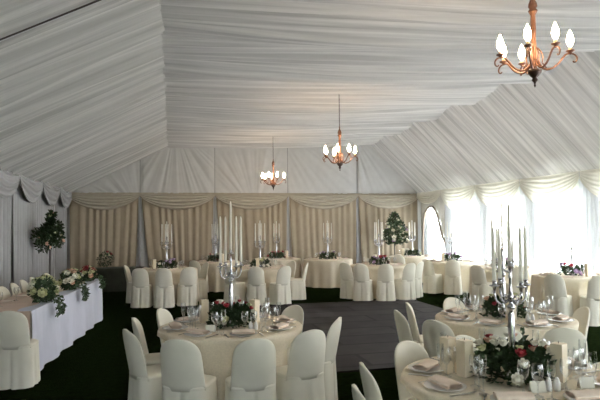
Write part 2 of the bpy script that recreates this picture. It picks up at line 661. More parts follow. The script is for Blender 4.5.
# left wall: white curtains and swags bay by bay
LY = [y for y in FR if y > -4.5]
lname = ['in the corner behind the flower stand', 'behind the flower stand on the head table wall', 'behind the far chairs of the head table', 'behind the middle of the head table', 'behind the near end of the head table']
for i in range(len(LY) - 1):
    y1, y0 = LY[i], LY[i + 1]
    nm = lname[i] if i < 5 else 'on the head table wall, bay %s before the head table' % ['one', 'two', 'three', 'four', 'five', 'six', 'seven'][i - 5]
    c = link('curtain', curtain((XL, y0 + .02), (XL, y1 - (.02 if i else .2)), 0.02, 2.74, (1, 0), 81.0 + i, 0.030, 5.0, 0.06, 0.02), 'white_shaded')
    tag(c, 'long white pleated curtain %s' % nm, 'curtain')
    hang_swag((XL + .02, y0 + .02), (XL + .02, y1 - (.02 if i else .22)), 2.84, 0.55, 0.15, (1, 0), 95.0 + i, 'white_shaded', 'white swag over the curtain %s' % nm, pipe='white_shaded', bulge=0.16)

# right wall: sheers, gathered sheers at the posts, cream sheer swags
rname = ['in the corner by the arched opening', 'over the first window from the back wall', 'over the second window from the back wall', 'over the third window from the back wall', 'over the fourth window from the back wall']
for i in range(len(LY) - 1):
    y1, y0 = LY[i], LY[i + 1]
    nm = rname[i] if i < 5 else 'over the %s window from the back wall' % ['fifth', 'sixth', 'seventh', 'eighth', 'ninth', 'tenth', 'eleventh'][i - 5]
    if i > 0:
        c = link('curtain', curtain((XR, y1 - .10), (XR, y0 + .10), 0.02, 2.72, (-1, 0), 131.0 + i, 0.020, 5.0), 'sheer')
        tag(c, 'white sheer curtain glowing with daylight %s' % nm, 'curtain')
    t = hang_swag((XR - .02, y1 - (.01 if i else .30)), (XR - .02, y0 + .01), 2.80, 0.66 if i else 0.40, 0.14, (-1, 0), 151.0 + i, 'sheer_cream', 'cream sheer swag %s' % nm, pipe='sheer_cream', pr=0.008, folds=6, off0=0.20)
    if i > 0:
        yc = LY[i]
        nm = nm.replace('from the back wall', 'from the back')
        c = link('curtain', curtain((XR - .105, yc + (.16 if i > 1 else -.08)), (XR - .105, yc - .50), 0.02, 2.70, (-1, 0), 171.0 + i, 0.034, 9.0, 0.02, 0.02, nu=70), 'sheer_thick')
        tag(c, 'white curtain bunched at the post beside the sheer %s' % nm, 'curtain')

# the corner bay: cream-white curtain with an arched opening edged in a taupe hem
ya, yb = YB - .02, FR[1] + .25
arch = [(17.62, 0.0), (17.60, 0.9), (17.56, 1.5), (17.48, 1.95), (17.30, 2.20), (17.02, 2.31), (16.75, 2.26), (16.52, 2.05), (16.36, 1.72), (16.22, 1.40), (16.02, 1.15), (15.95, 0.8), (15.93, 0.0)]
def smooth_path(p, k=6):
    out = []
    for i in range(len(p) - 1):
        a = p[max(i - 1, 0)]; b = p[i]; c = p[i + 1]; d = p[min(i + 2, len(p) - 1)]
        for s in range(k):
            t = s / k
            out.append(tuple(0.5 * (2 * b[q] + (c[q] - a[q]) * t + (2 * a[q] - 5 * b[q] + 4 * c[q] - d[q]) * t * t + (3 * b[q] - a[q] - 3 * c[q] + d[q]) * t ** 3) for q in range(2)))
    out.append(p[-1])
    return out
ap = smooth_path(arch)
t = thing('arched_curtain', 'white corner curtain with an arched opening outlined by a taupe hem', 'curtain')
mb = MB()       # cloth from the arch out to the bay's border
n = len(ap)
def border(i):
    y, z = ap[i]
    k = i / (n - 1)
    if k < .3:
        return (17.80, z if z < 2.2 else 2.7)
    if k > .86:
        return (15.85, z)
    s = (k - .3) / .56
    return (17.80 + s * (15.85 - 17.80), 2.7)
def af(u, v):
    i = min(n - 1, int(round(u * (n - 1))))
    a = ap[i]; b = border(i)
    y = a[0] + (b[0] - a[0]) * v; z = a[1] + (b[1] - a[1]) * v
    return (XR - .03 + .016 * sin(y * 30) , y, z)
mb.grid(af, n - 1, 8)
part('cloth', mb, 'archcloth', t)
part('hem', MB().tube([(XR - .07, y, z) for y, z in ap], 0.036, 8), 'piping', t, label='taupe hem round the arch')
part('inner_sheer', curtain((XR + .08, 18.0), (XR + .08, 15.9), 0.02, 2.5, (-1, 0), 190.0, 0.015, 5.0), 'sheer_thick', t, label='white sheer hanging inside the arch')

# ------------------------------------------------------------------ chairs
def chair_build():
    t = thing('banquet_chair', 'x', 'chair')
    # back cover: rounded, leaning, hollowed towards the sitter
    ts = [0, .12, .25, .4, .52, .62, .70, .77, .83, .88, .92, .95, .975, .99, 1.0]
    N = 24
    vs = []; fs = []
    for tt in ts:
        z = 0.43 + tt * 0.43
        k = max(0.0, (tt - 0.52) / 0.48)
        hw = (0.190 - 0.018 * tt) * max(0.015, (1 - k ** 3.4)) ** 0.45
        th = 0.022 * max(0.35, (1 - k ** 4)) ** 0.5
        for i in range(N):
            a = 2 * pi * i / N
            x = hw * (abs(cos(a)) ** 0.7) * (1 if cos(a) >= 0 else -1)
            y = th * (abs(sin(a)) ** 0.9) * (1 if sin(a) >= 0 else -1)
            s = x / 0.18
            vs.append((x, -0.185 - 0.085 * tt + 0.055 * s * s + y, z))
    for k in range(len(ts) - 1):
        for i in range(N):
            j = (i + 1) % N
            fs.append((k * N + i, k * N + j, (k + 1) * N + j, (k + 1) * N + i))
    fs.append(tuple(range(N - 1, -1, -1)))
    fs.append(tuple((len(ts) - 1) * N + i for i in range(N)))
    part('backrest', MB().add(vs, fs), 'cover', t)
    # seat and skirt: rounded square loops
    def loop(hx, hy, z, nn, yoff=0.0, fold=0.0, pw=4.0):
        out = []
        for i in range(nn):
            a = 2 * pi * i / nn
            ca, sa = cos(a), sin(a)
            r = 1.0 / (abs(ca) ** pw + abs(sa) ** pw) ** (1 / pw)
            r += fold * (0.5 * sin(9 * a + 1) + 0.5 * sin(14 * a + 2.2))
            if fold:
                da = atan2(sin(a + pi / 2), cos(a + pi / 2))
                r -= 3.0 * fold * math.exp(-(da / 0.07) ** 2)
            out.append((hx * r * ca, yoff + hy * r * sa, z))
        return out
    def skin(loops, cap_top=False):
        nn = len(loops[0]); v = [p for l in loops for p in l]; f = []
        for k in range(len(loops) - 1):
            for i in range(nn):
                j = (i + 1) % nn
                f.append((k * nn + i, k * nn + j, (k + 1) * nn + j, (k + 1) * nn + i))
        if cap_top:
            f.append(tuple((len(loops) - 1) * nn + i for i in range(nn)))
        return MB().add(v, f)
    part('seat', skin([loop(.192, .195, .432, 48), loop(.197, .200, .445, 48), loop(.194, .197, .462, 48), loop(.175, .178, .472, 48), loop(.10, .10, .474, 48)], True), 'cover', t)
    part('skirt', skin([loop(.194 + .022 * q, .197 + .020 * q, .45 - .44 * q, 96, 0, .004 + .045 * q) for q in (0, .08, .25, .5, .75, 1.0)]), 'cover', t)
    return t


CH = Kind(chair_build)
SEATS = {}


def chair(label, top, face, z=0.0, group=None):
    """top: where the top of the backrest is; face: direction (degrees) the sitter looks"""
    a = radians(face)
    loc = (top[0] + 0.27 * cos(a), top[1] + 0.27 * sin(a), z)
    return CH.put(label, loc, a - pi / 2, group or 'ivory covered banquet chairs')


# ------------------------------------------------------------------ tables
TR, TH = 0.70, 0.76


def cloth_mesh(seed, tucks=(), r=TR, h=TH):
    rr = random.Random(seed)
    fr = [(rr.choice((9, 11, 13, 16, 19)), rr.uniform(0, 6.28)) for _ in range(3)]
    N = 168

    def fold(a):
        return sum(sin(k * a + p) for k, p in fr) / 3

    def ring(a, s, z):
        x = r + 0.006 + s * (-0.006 + 0.10 * fold(a))
        for ta, rf in tucks:
            da = atan2(sin(a - ta), cos(a - ta))
            al, sd = x * cos(da), abs(x * sin(da))
            if al <= rf:
                continue
            w = 1.0 if sd < .29 else max(0, 1 - (sd - .29) / 0.10)
            zz = min(1, max(0, (0.70 - z) / 0.16))
            x = x * (1 + (rf / al - 1) * w * zz)
        return x
    prof = [('t', 0.15), ('t', .4), ('t', .6), ('t', .685), ('e', 0.0), ('h', .02), ('h', .06), ('h', .12), ('h', .2), ('h', .28), ('h', .36), ('h', .45), ('h', .55), ('h', .65), ('h', .75), ('h', .85), ('h', .93), ('h', .985)]
    vs = [(0, 0, h)]; fs = []
    for kd, q in prof:
        for i in range(N):
            a = 2 * pi * i / N
            if kd == 't':
                x, z = q * r / 0.70, h
            elif kd == 'e':
                x, z = r + .002, h - .006
            else:
                z = h - q * h
                x = ring(a, q ** 0.8, z)
            vs.append((x * cos(a), x * sin(a), z))
    for i in range(N):
        fs.append((0, 1 + i, 1 + (i + 1) % N))
    for k in range(len(prof) - 1):
        for i in range(N):
            j = (i + 1) % N
            fs.append((1 + k * N + i, 1 + (k + 1) * N + i, 1 + (k + 1) * N + j, 1 + k * N + j))
    return MB().add(vs, fs)


def round_table(c, seed, label, tucks=(), m='damask'):
    t = thing('round_table', label, 'table', (c[0], c[1], 0))
    part('tablecloth', cloth_mesh(seed, tucks), m, t)
    part('tabletop', MB().lathe([(TR - .01, TH - .035), (TR, TH - .03), (TR, TH - .012), (TR - .005, TH - .008)], 40), 'bark', t)
    ped = MB().lathe([(.24, 0.0), (.24, .02), (.05, .06), (.04, .4), (.05, .70), (.2, .726)], 20)
    part('pedestal', ped, 'bark', t)
    return t


TABLES = {
    'A': dict(c=(.58, 5.62), label='round table in cream damask carrying the red rose centrepiece', short='red rose table'),
    'B': dict(c=(2.14, 3.25), label='round table in cream damask carrying the largest white rose centrepiece', short='white rose table'),
    'C': dict(c=(3.42, 5.32), label='cream round table between the white rose table and the dance floor', short='peach rose table'),
    'D': dict(c=(-.10, 13.45), label='round table across the grass from the end of the head table', short='grass end table'),
    'E': dict(c=(2.05, 13.15), label='far round table behind the tall candelabrum of the red rose table', short='far table behind roses'),
    'K': dict(c=(1.2, 15.6), label='rear round table against the back curtain, first from the head table', short='first rear table'),
    'L': dict(c=(3.05, 16.4), label='rear round table against the back curtain, second from the head table', short='second rear table'),
    'F': dict(c=(4.4, 15.6), label='rear round table against the back curtain, under the middle chandelier', short='middle rear table'),
    'G': dict(c=(4.95, 12.95), label='round table beyond the dance floor, in front of the flower stand', short='table beyond dance floor'),
    'M': dict(c=(7.25, 16.1), label='corner round table below the arched opening', short='corner table'),
    'H': dict(c=(7.2, 13.5), label='round table at the first window from the back wall', short='first window table'),
    'J': dict(c=(7.25, 11.3), label='round table at the second window from the back wall', short='second window table'),
    'I': dict(c=(7.3, 9.1), label='round table at the third window, with lilac flowers', short='lilac flower table'),
}
# chairs: table, where the top of the backrest is (or an angle and a radius), words for the label
CHAIRS = [
    ('A', (.05, 4.58), 'back to the viewer, on the head table side of the red rose table'),
    ('A', (.65, 4.44), 'back to the viewer, at the front middle of the red rose table'),
    ('A', (1.16, 4.65), 'turned three-quarters, front dance floor side of the red rose table'),
    ('A', (1.58, 5.20), 'in profile beside the dance floor at the red rose table'),
    ('A', (1.36, 6.12), 'facing the viewer, rear dance floor side of the red rose table'),
    ('A', (-.13, 6.28), 'facing the viewer, rear head table side of the red rose table'),
    ('A', (-.36, 5.72), 'in profile on the grass, rear one of two at the red rose table'),
    ('A', (-.37, 5.13), 'in profile on the grass, front one of two at the red rose table'),
    ('B', (1.20, 3.46), 'cut by the frame bottom, rear one of two by the white rose table'),
    ('B', (0.99, 3.00), 'cut by the frame bottom, front one of two by the white rose table'),
    ('B', (1.75, 4.00), 'facing the viewer behind the folded napkin of the white rose table'),
    ('B', (2.22, 4.07), 'facing the viewer, half hidden by the large white rose centrepiece'),
    ('C', (2.60, 5.95), 'on the dance floor edge, rear one at the peach rose table'),
    ('C', (2.28, 5.46), 'on the dance floor edge, middle one at the peach rose table'),
    ('C', (2.38, 4.81), 'on the dance floor edge, front one at the peach rose table'),
    ('C', (2.78, 4.36), 'greenish in shade, back showing just above the white rose centrepiece'),
    ('C', (3.22, 4.17), 'greenish in shade, back showing above glasses of the white rose table'),
    ('C', (4.25, 5.10), 'lit cream on the window side of the peach rose table'),
    ('C', (3.27, 6.22), 'facing the viewer, rear of the peach rose table'),
    ('C', (3.98, 4.02), 'cut by the frame edge, between the white rose table and windows'),
    ('D', (-1.05, 13.60), 'in profile, grass end of the table past the head table'),
    ('D', (-.66, 12.48), 'back to the viewer, grass end of the table past the head table'),
    ('D', (-.17, 12.32), 'back to the viewer, front middle of the table past the head table'),
    ('D', (.38, 12.46), 'back to the viewer, dance floor end of table past the head table'),
    ('D', (.86, 13.85), 'in profile, dance floor end of the table past the head table'),
    ('E', (1.78, 12.08), 'back to the viewer, behind the tall candles of the red rose table'),
    ('E', (2.45, 12.05), 'back to the viewer, front of the far table behind the red roses'),
    ('E', (3.16, 12.95), 'in profile, dance floor end of the far table behind the red roses'),
    ('E', (2.95, 13.62), 'half hidden at the rear of the far table behind the red roses'),
    ('E', (1.18, 12.55), 'half hidden by the candelabrum stem of the red rose table'),
    ('K', (0.55, 14.75), 'seen between the two far tables, at the first rear table'),
    ('G', (3.95, 12.62), 'in profile, outer end of the table beyond the dance floor'),
    ('G', (4.20, 12.10), 'back to the viewer, first along the table beyond the dance floor'),
    ('G', (4.68, 11.90), 'back to the viewer, second along the table beyond the dance floor'),
    ('G', (5.34, 11.96), 'back to the viewer, third along the table beyond the dance floor'),
    ('G', (5.80, 12.35), 'turned to the windows end of the table beyond the dance floor'),
    ('M', (6.45, 15.35), 'at the corner table below the arched opening'),
    ('H', (6.22, 13.05), 'first along the first window table, outer side'),
    ('H', (6.70, 12.55), 'second along the first window table, outer side'),
    ('J', (6.32, 10.85), 'grey in shade against the bright windows at the second window table'),
    ('J', (7.02, 10.28), 'dark tilted one between candles at the second window table'),
    ('I', (6.42, 8.50), 'greenish in shade in front of the lilac flower table'),
    ('I', (6.98, 8.02), 'cut by the frame edge at the lilac flower table'),
]
tucks = {k: [] for k in TABLES}
placed = []
for tk, top, words in CHAIRS:
    c = TABLES[tk]['c']
    ang = atan2(top[1] - c[1], top[0] - c[0])
    r = hypot(top[0] - c[0], top[1] - c[1])
    if r < 0.86:
        top = (c[0] + 0.86 * cos(ang), c[1] + 0.86 * sin(ang)); r = 0.86
    placed.append((tk, top, math.degrees(ang) + 180, words))
jr = random.Random(3)
def seat_c(p):
    a = radians(p[2])
    return Vector((p[1][0] + .27 * cos(a), p[1][1] + .27 * sin(a)))
placed = [list(p) for p in placed]
for it in range(200):
    moved = False
    for i in range(len(placed)):
        for j in range(i):
            P, Q = placed[i], placed[j]
            d = seat_c(P) - seat_c(Q)
            if d.length < .50:
                moved = True
                for A, sgn in ((P, 1), (Q, -1)):
                    a = radians(A[2])
                    A[2] += sgn * (1.0 if (-sin(a) * d.x + cos(a) * d.y) > 0 else -1.0) * .7
                    if it > 25:
                        A[1] = (A[1][0] + sgn * d.x / d.length * .004, A[1][1] + sgn * d.y / d.length * .004)
    if not moved:
        break
for P in placed:
    d = seat_c(P) - Vector(TABLES[P[0]]['c'])
    if d.length - .225 < .80:
        tucks[P[0]].append((atan2(d.y, d.x), d.length - .225 - .045))
for i, (k, t) in enumerate(TABLES.items()):
    round_table(t['c'], 100 + i, t['label'], tucks[k])
for tk, top, face, words in placed:
    near = tk in 'ABC'
    chair('ivory chair %s' % words, top, face)

# ------------------------------------------------------------------ head table
HA, HB = Vector((-1.62, 7.22, 0)), Vector((-1.30, 11.35, 0))       # its front edge
hd = (HB - HA).normalized(); hn = Vector((-hd.y, hd.x, 0))       # hn points to the wall
hL = (HB - HA).length; hW = 0.74
hrz = atan2(hd.y, hd.x)
t = thing('head_table', 'long head table along the wall with three flower arrangements on it', 'table', (HA.x, HA.y, 0), hrz)
mb = MB()
def htop(u, v):
    return (u * hL, v * hW, TH)
mb.grid(htop, 30, 6)
mb.add([(0, 0, TH), (0, hW, TH), (-.02, hW, .02), (-.02, 0, .02)], [(0, 1, 2, 3)], False)
mb.add([(hL, 0, TH), (hL, hW, TH), (hL + .02, hW, .02), (hL + .02, 0, .02)], [(3, 2, 1, 0)], False)
mb.add([(0, hW, TH), (hL, hW, TH), (hL, hW + .01, .53), (0, hW + .01, .53)], [(0, 1, 2, 3)], False)
part('tablecloth', mb, 'blush', t, label='blush pink top cloth')
mb = MB()
def hskirt(u, v):
    x = u * hL
    off = -0.012 - v * (0.03 + 0.026 * sin(x * 2 * pi * 1.35 + 1.2 * nz(x, 0, 2)) + 0.012 * nz(x * 3.4, v, 8)) - .006 * nz(x * 9, v * 2, 4)
    return (x, off, TH + .003 - v * (TH - .008))
mb.grid(hskirt, 200, 10)
mb.grid(lambda u, v: (u * hL, -0.012 + v * 0.16 * (1 + .25 * sin(u * 30)), TH + .003), 60, 2)
part('table_skirt', mb, 'bluewhite', t, label='blue-white pleated front skirting')
hc = [((-2.38, 8.75), 'first'), ((-2.38, 9.25), 'second'), ((-2.37, 9.8), 'third'), ((-2.36, 10.35), 'fourth'), ((-2.32, 10.86), 'fifth'), ((-2.25, 11.72), 'sixth')]
for top, w in hc:
    chair('ivory chair against the wall behind the head table, %s from the viewer' % w, (top[0] - .14, top[1] + .1), 355)
chair('ivory covered chair closing the near end of the head table', (-1.70, 6.60), 84)
def hp(u, v):
    p = HA + hd * u + hn * v
    return p.x, p.y

# ------------------------------------------------------------------ flowers
def leaf(mb, p, d, n, L, W):
    s = d.cross(n).normalized() * W
    tip = p + d * L - n * L * .18
    mid = p + d * L * .45 + n * L * .06
    mb.add([p, mid + s, tip, mid - s, mid + n * W * .2], [(0, 1, 4), (1, 2, 4), (2, 3, 4), (3, 0, 4)], False)


def rdir(rr):
    z = rr.uniform(-1, 1); a = rr.uniform(0, 2 * pi); q = math.sqrt(1 - z * z)
    return Vector((q * cos(a), q * sin(a), z))


def foliage(seed, n, shape, L=(.035, .065), W=.020, floor=None, hole=0.0):
    rr = random.Random(seed)
    mb = MB()
    for _ in range(n):
        p, o = shape(rr)
        d = (o + rdir(rr) * 0.8 + Vector((0, 0, .15))).normalized()
        nn = d.orthogonal().normalized()
        l = rr.uniform(*L)
        leaf(mb, p, d, nn, l, W * l / .07)
    if floor is not None:
        mb.v = [(x, y, max(z, floor + .0004 * (i % 7))) if hypot(x, y) > hole else (x * hole / max(.001, hypot(x, y)), y * hole / max(.001, hypot(x, y)), max(z, floor)) for i, (x, y, z) in enumerate(mb.v)]
    return mb


def rose_mesh():
    mb = MB()
    mb.lathe([(.004, -.014), (.016, -.006), (.021, .006), (.017, .018), (.006, .022)], 10)
    for ring, (rad, tilt, n, hh) in enumerate(((.019, .15, 5, .026), (.026, .5, 6, .022))):
        for k in range(n):
            a = 2 * pi * (k + .5 * ring) / n
            c = Vector((cos(a), sin(a), 0)); s = Vector((-sin(a), cos(a), 0))
            b = c * (rad * .6) + Vector((0, 0, -.008))
            m_ = c * rad + Vector((0, 0, hh * .45))
            t_ = c * (rad + hh * tilt) + Vector((0, 0, hh))
            w = .016
            mb.add([b - s * w * .5, b + s * w * .5, m_ + s * w, m_ - s * w, t_ + s * w * .6, t_ - s * w * .6], [(0, 1, 2, 3), (3, 2, 4, 5)])
    return mb.mesh('rose')


ROSE = {}
def rose_me(m):
    if m not in ROSE:
        ROSE[m] = rose_mesh()
        ROSE[m].name = m
        ROSE[m].materials.append(M[m])
    return ROSE[m]


def add_blooms(t, seed, n, shape, mats, s=(.9, 1.5)):
    rr = random.Random(seed)
    for i in range(n):
        p, o = shape(rr, True)
        ob = part('rose' if 'rose' in mats[i % len(mats)] and mats[i % len(mats)] not in ('rose_lime', 'rose_lilac') else 'bloom', rose_me(mats[i % len(mats)]), None, t, p)
        ob.rotation_euler = (o + Vector((0, 0, .35))).to_track_quat('Z', 'Y').to_euler()
        k = rr.uniform(*s)
        ob.scale = (k, k, k)


def ring_shape(r0=.12, rw=.09, h=.17):
    def f(rr, surf=False):
        a = rr.uniform(0, 2 * pi)
        b = rr.uniform(-.1, pi + .1)
        q = 1.28 if surf else rr.uniform(.2, 1) ** .5
        if surf:
            b = rr.uniform(-.05, pi * .75)
        cb = cos(b) if b < pi / 2 else .3 * cos(b)
        o = Vector((cb * cos(a), cb * sin(a), sin(b)))
        return Vector(((r0 + rw * q * cb) * cos(a), (r0 + rw * q * cb) * sin(a), max(.045 if surf else .012, h * q * abs(sin(b)) + .015))), o
    return f


def blob_shape(rx, ry, rz, cz):
    def f(rr, surf=False):
        o = rdir(rr)
        if surf and o.z < -.3:
            o.z = -o.z
        q = 1.0 if surf else rr.uniform(.15, 1) ** .45
        return Vector((o.x * rx * q, o.y * ry * q, max(.012 if cz < 1 else -9, cz + o.z * rz * q))), o
    return f


def centrepiece(label, loc, seed, n, shape, mats, nb, s=(.9, 1.5), m='leaf', extra=None, hole=True):
    t = thing('flower_arrangement', label, 'flowers', loc)
    part('foliage', foliage(seed, n, shape, floor=.005, hole=.082 if hole else 0.0), m, t)
    add_blooms(t, seed + 1, nb, shape, mats, s)
    if extra:
        extra(t)
    return t


def cp(k, dx=0, dy=0):
    c = TABLES[k]['c']
    return (c[0] + dx, c[1] + dy, TH + .002)


centrepiece('low ring of dark leaves with red roses on the damask round table', cp('A'), 11, 900, ring_shape(.135, .07, .16), ['rose_red', 'rose_white', 'rose_red', 'rose_lime', 'rose_red', 'rose_white'], 18, (.62, 1.05))
def sprig(t):
    mb = MB().tube([(.05, -.02, .15), (.06, -.03, .25), (.07, -.03, .31)], .003, 5)
    rr = random.Random(5)
    for k in range(9):
        leaf(mb, Vector((.05 + .002 * k, -.03, .16 + .017 * k)), Vector((rr.uniform(-1, 1), rr.uniform(-.5, .5), .7)).normalized(), Vector((0, 1, .1)), .045, .014)
    part('sprig', mb, 'leaf', t, label='upright dark leafy sprig')
centrepiece('large low ring of dark leaves with white and peach roses', cp('B'), 21, 1100, ring_shape(.150, .085, .17), ['rose_white', 'rose_white', 'rose_peach', 'rose_white', 'rose_lime', 'rose_white', 'rose_red'], 24, (.62, 1.0), extra=sprig)
centrepiece('ring of leaves with peach roses on the table behind the white roses', cp('C'), 31, 700, ring_shape(.135, .07, .16), ['rose_peach', 'rose_white', 'rose_red', 'rose_lime'], 16, (.62, 1.05))
small = [('D', 'low dark leaf ring with pale blooms on the round table past the head table', ['rose_white', 'rose_lilac'], 'leaf'),
         ('E', 'low dark leaf ring with a white bloom on the far table behind red roses', ['rose_white', 'rose_lime'], 'leaf'),
         ('K', 'low dark leaf ring on the first rear table', ['rose_red', 'rose_white'], 'leaf'),
         ('L', 'low dark leaf ring with red blooms on the second rear table', ['rose_red', 'rose_red'], 'leaf'),
         ('F', 'low dark leaf ring on the rear table under the middle chandelier', ['rose_lilac', 'rose_white'], 'leaf'),
         ('G', 'low dark red and green ring on the table beyond the dance floor', ['rose_red', 'rose_lilac'], 'leaf'),
         ('M', 'low green leaf ring on the corner table', ['rose_lime', 'rose_white'], 'leaf'),
         ('H', 'low dark leaf ring on the first window table', ['rose_lilac', 'rose_lilac'], 'leaf'),
         ('J', 'low ring of leaves and lilac on the second window table', ['rose_lilac', 'rose_white'], 'leaf'),
         ('I', 'low dark ring with lilac blooms at the third window', ['rose_lilac', 'rose_red', 'rose_lilac'], 'leaf')]
for i, (k, lab, mats, m) in enumerate(small):
    centrepiece(lab, cp(k), 41 + 3 * i, 420, ring_shape(.155, .075, .15), mats, 8, (1.0, 1.6), m)
# head table arrangements, blooms above and trailing leaves over the front edge
for i, (u, v, sz, mats, lab) in enumerate([(0.80, .09, 1.0, ['rose_lime', 'rose_white', 'rose_lime'], 'yellow-green flower arrangement trailing over the near half of the head table'),
                                           (2.25, .10, .95, ['rose_white', 'rose_lime', 'rose_white', 'rose_peach'], 'white and green flower arrangement at the middle of the head table'),
                                           (3.60, .12, .80, ['rose_peach', 'rose_red', 'rose_lime'], 'peach and red flower arrangement at the far end of the head table')]):
    x, y = hp(u, v)
    t = thing('flower_arrangement', lab, 'flowers', (x, y, TH + .004), hrz)
    sh = blob_shape(.24 * sz, .15 * sz, .16 * sz, .16 * sz)
    part('foliage', foliage(71 + i, 800, sh, floor=.006), 'leaf', t)
    add_blooms(t, 81 + i, 26, sh, mats, (1.0, 1.7))
    def trail(rr, surf=False):
        a = rr.uniform(-1, 1); k = rr.uniform(0, 1) ** .7
        return Vector((a * .20 * (1 - .5 * k) * sz, -v - .02 - .07 * min(1, k * 2) - rr.uniform(0, .05), .12 - .28 * k * sz)), Vector((a * .4, -.6, -.7))
    part('trailing_leaves', foliage(91 + i, 160, trail), 'leaf', t)

# flower stands (topiary)
def topiary(label, loc, seed, rx, rz, h, cone, mats):
    t = thing('flower_stand', label, 'flower stand', loc)
    part('stand', MB().lathe([(.17, 0), (.17, .015), (.03, .05), (.022, .12)], 20), 'bark', t)
    part('pole', MB().lathe([(.020, .1), (.020, h)], 10), 'bark', t)
    lr = random.Random(seed + 50)
    lobes = [(Vector((0, 0, h + .33 * rz)), .8)] + [(Vector((lr.uniform(-1, 1) * rx * .75, lr.uniform(-1, 1) * rx * .75, h + (.05 + .6 * lr.random()) * rz)), lr.uniform(.35, .6)) for _ in range(9)] + [(Vector((0, 0, h + .74 * rz)), .22), (Vector((.02, 0, h + .9 * rz)), .14)]
    def sh(rr, surf=False):
        if not cone:
            c, k = lobes[rr.randrange(len(lobes))]
            o = rdir(rr)
            q = 1.0 if surf else rr.uniform(.1, 1) ** .5
            return c + Vector((o.x * rx * k * q, o.y * rx * k * q, o.z * rx * k * q * 1.1)), o
        z = rr.uniform(0, 1) ** 1.1
        a = rr.uniform(0, 2 * pi)
        prof = (max(0.02, math.sin(min(1, z * 2.6 + .25) * pi / 2) * (1 - z ** (1.0 if cone else 2.2)) ** .8)) + .06
        prof *= 1 + .30 * sin(3 * a + seed) + .22 * sin(7 * z * 2 + a)
        q = 1.0 if surf else rr.uniform(.2, 1) ** .5
        return Vector((rx * prof * q * cos(a), rx * prof * q * sin(a), h - .12 + z * rz)), Vector((cos(a), sin(a), .4)).normalized()
    part('foliage', foliage(seed, 1300 if cone else 1500, sh, (.06, .12), .018), 'leaf', t)
    add_blooms(t, seed + 4, 40 if cone else 18, sh, mats, (1.4, 2.3) if cone else (.8, 1.3))
    return t


topiary('tall stand of dark foliage against the head table wall', (-2.60, 13.3, 0), 5, .28, .86, 1.25, False, ['rose_lime', 'rose_lime', 'rose_peach'])
topiary('tall stand with a cone of dark leaves and small white flowers by the back curtain', (7.10, 17.15, 0), 9, .46, 1.0, 1.22, True, ['rose_white', 'rose_white', 'rose_lilac'])
# low dark table with a plant in the corner beyond the head table
t = thing('side_table', 'low dark covered table in the shadow past the head table', 'table', (-1.45, 16.3, 0))
part('table_cloth', MB().grid(lambda u, v: ((lambda a, r: (r * cos(a) * 1.15, r * sin(a) * .6, .62 if v < .34 else .62 * (1 - (v - .34) / .66)))(2 * pi * u, (v / .33 * .62 if v < .34 else .62 + .04 * sin(9 * 2 * pi * u) * (v - .33)))), 80, 9, True), 'darkcloth', t)
centrepiece('small dark plant on the low table past the head table', (-1.75, 16.2, .63), 77, 300, blob_shape(.20, .17, .22, .22), ['rose_red', 'rose_lime'], 4, hole=False)

# ------------------------------------------------------------------ candelabra and candles
def candelabrum_build():
    t = thing('candelabrum', 'x', 'candelabrum')
    part('base', MB().lathe([(.075, 0), (.078, .008), (.07, .02), (.035, .035), (.018, .06), (.014, .075)], 20), 'silver', t)
    part('stem', MB().lathe([(.012, .07), (.020, .10), (.023, .2), (.022, .32), (.017, .40), (.010, .42), (.024, .435), (.024, .45), (.011, .465), (.015, .49), (.022, .505), (.014, .525), (.009, .56), (.008, .62), (.013, .64), (.008, .66), (.010, .69)], 16), 'silver', t)
    arm = MB()
    pts = [(.008, 0, .50), (.035, 0, .475), (.07, 0, .465), (.10, 0, .485), (.115, 0, .52), (.115, 0, .57)]
    arm.tube([(x, y, z) for x, y, z in pts], [.007, .007, .006, .006, .007, .009], 8)
    arm.tube([(.05 + .02 * cos(a), 0, .50 + .02 * sin(a)) for a in [k * pi / 5 for k in range(-4, 6)]], .004, 6)
    arm_me = arm.mesh('arm'); arm_me.materials.append(M['silver'])
    cup = MB().lathe([(.008, -.04), (.012, -.02), (.03, -.012), (.031, -.007), (.013, -.004), (.012, .018), (.016, .022)], 14)
    cup_me = cup.mesh('candle_cup'); cup_me.materials.append(M['silver'])
    for k in range(4):
        a = radians(-13 + 90 * k)
        ar = part('arm', arm_me, None, t, (0, 0, 0), a)
        part('candle_cup', cup_me, None, ar, (.115, 0, .595))
    part('candle_cup', cup_me, None, t, (0, 0, .72))
    return t


CAND = Kind(candelabrum_build)
TAPERS = {}
def taper(L):
    k = round(L, 2)
    if k not in TAPERS:
        def b():
            t = link('taper_candle', MB().lathe([(.0128, 0), (.0128, .02), (.0088, L * .95), (.004, L)], 10), 'wax')
            tag(t, 'x', 'candle')
            part('wick', MB().tube([(0, 0, L - .002), (0, .001, L + .012)], .0012, 5), 'wick', t)
            return t
        TAPERS[k] = Kind(b)
    return TAPERS[k]


CPOS = {'window side': -13, 'rear': 77, 'head table side': 167, 'front': 257}
def candelabrum(k, label, where, Lo, Lc, rot=0.0, off=(0, 0), many=True):
    x, y, z = cp(k, *off)
    z += 0.001
    CAND.put(label, (x, y, z), radians(rot), 'silver candelabra')
    for nm, a in CPOS.items():
        aa = radians(a + rot)
        taper(Lo).put('white taper candle in the %s cup, candelabrum on the %s' % (nm, where), (x + .115 * cos(aa), y + .115 * sin(aa), z + .6185), group='white taper candles')
    taper(Lc).put('white taper candle in the raised middle cup, candelabrum on the %s' % where, (x, y, z + .7435), group='white taper candles')


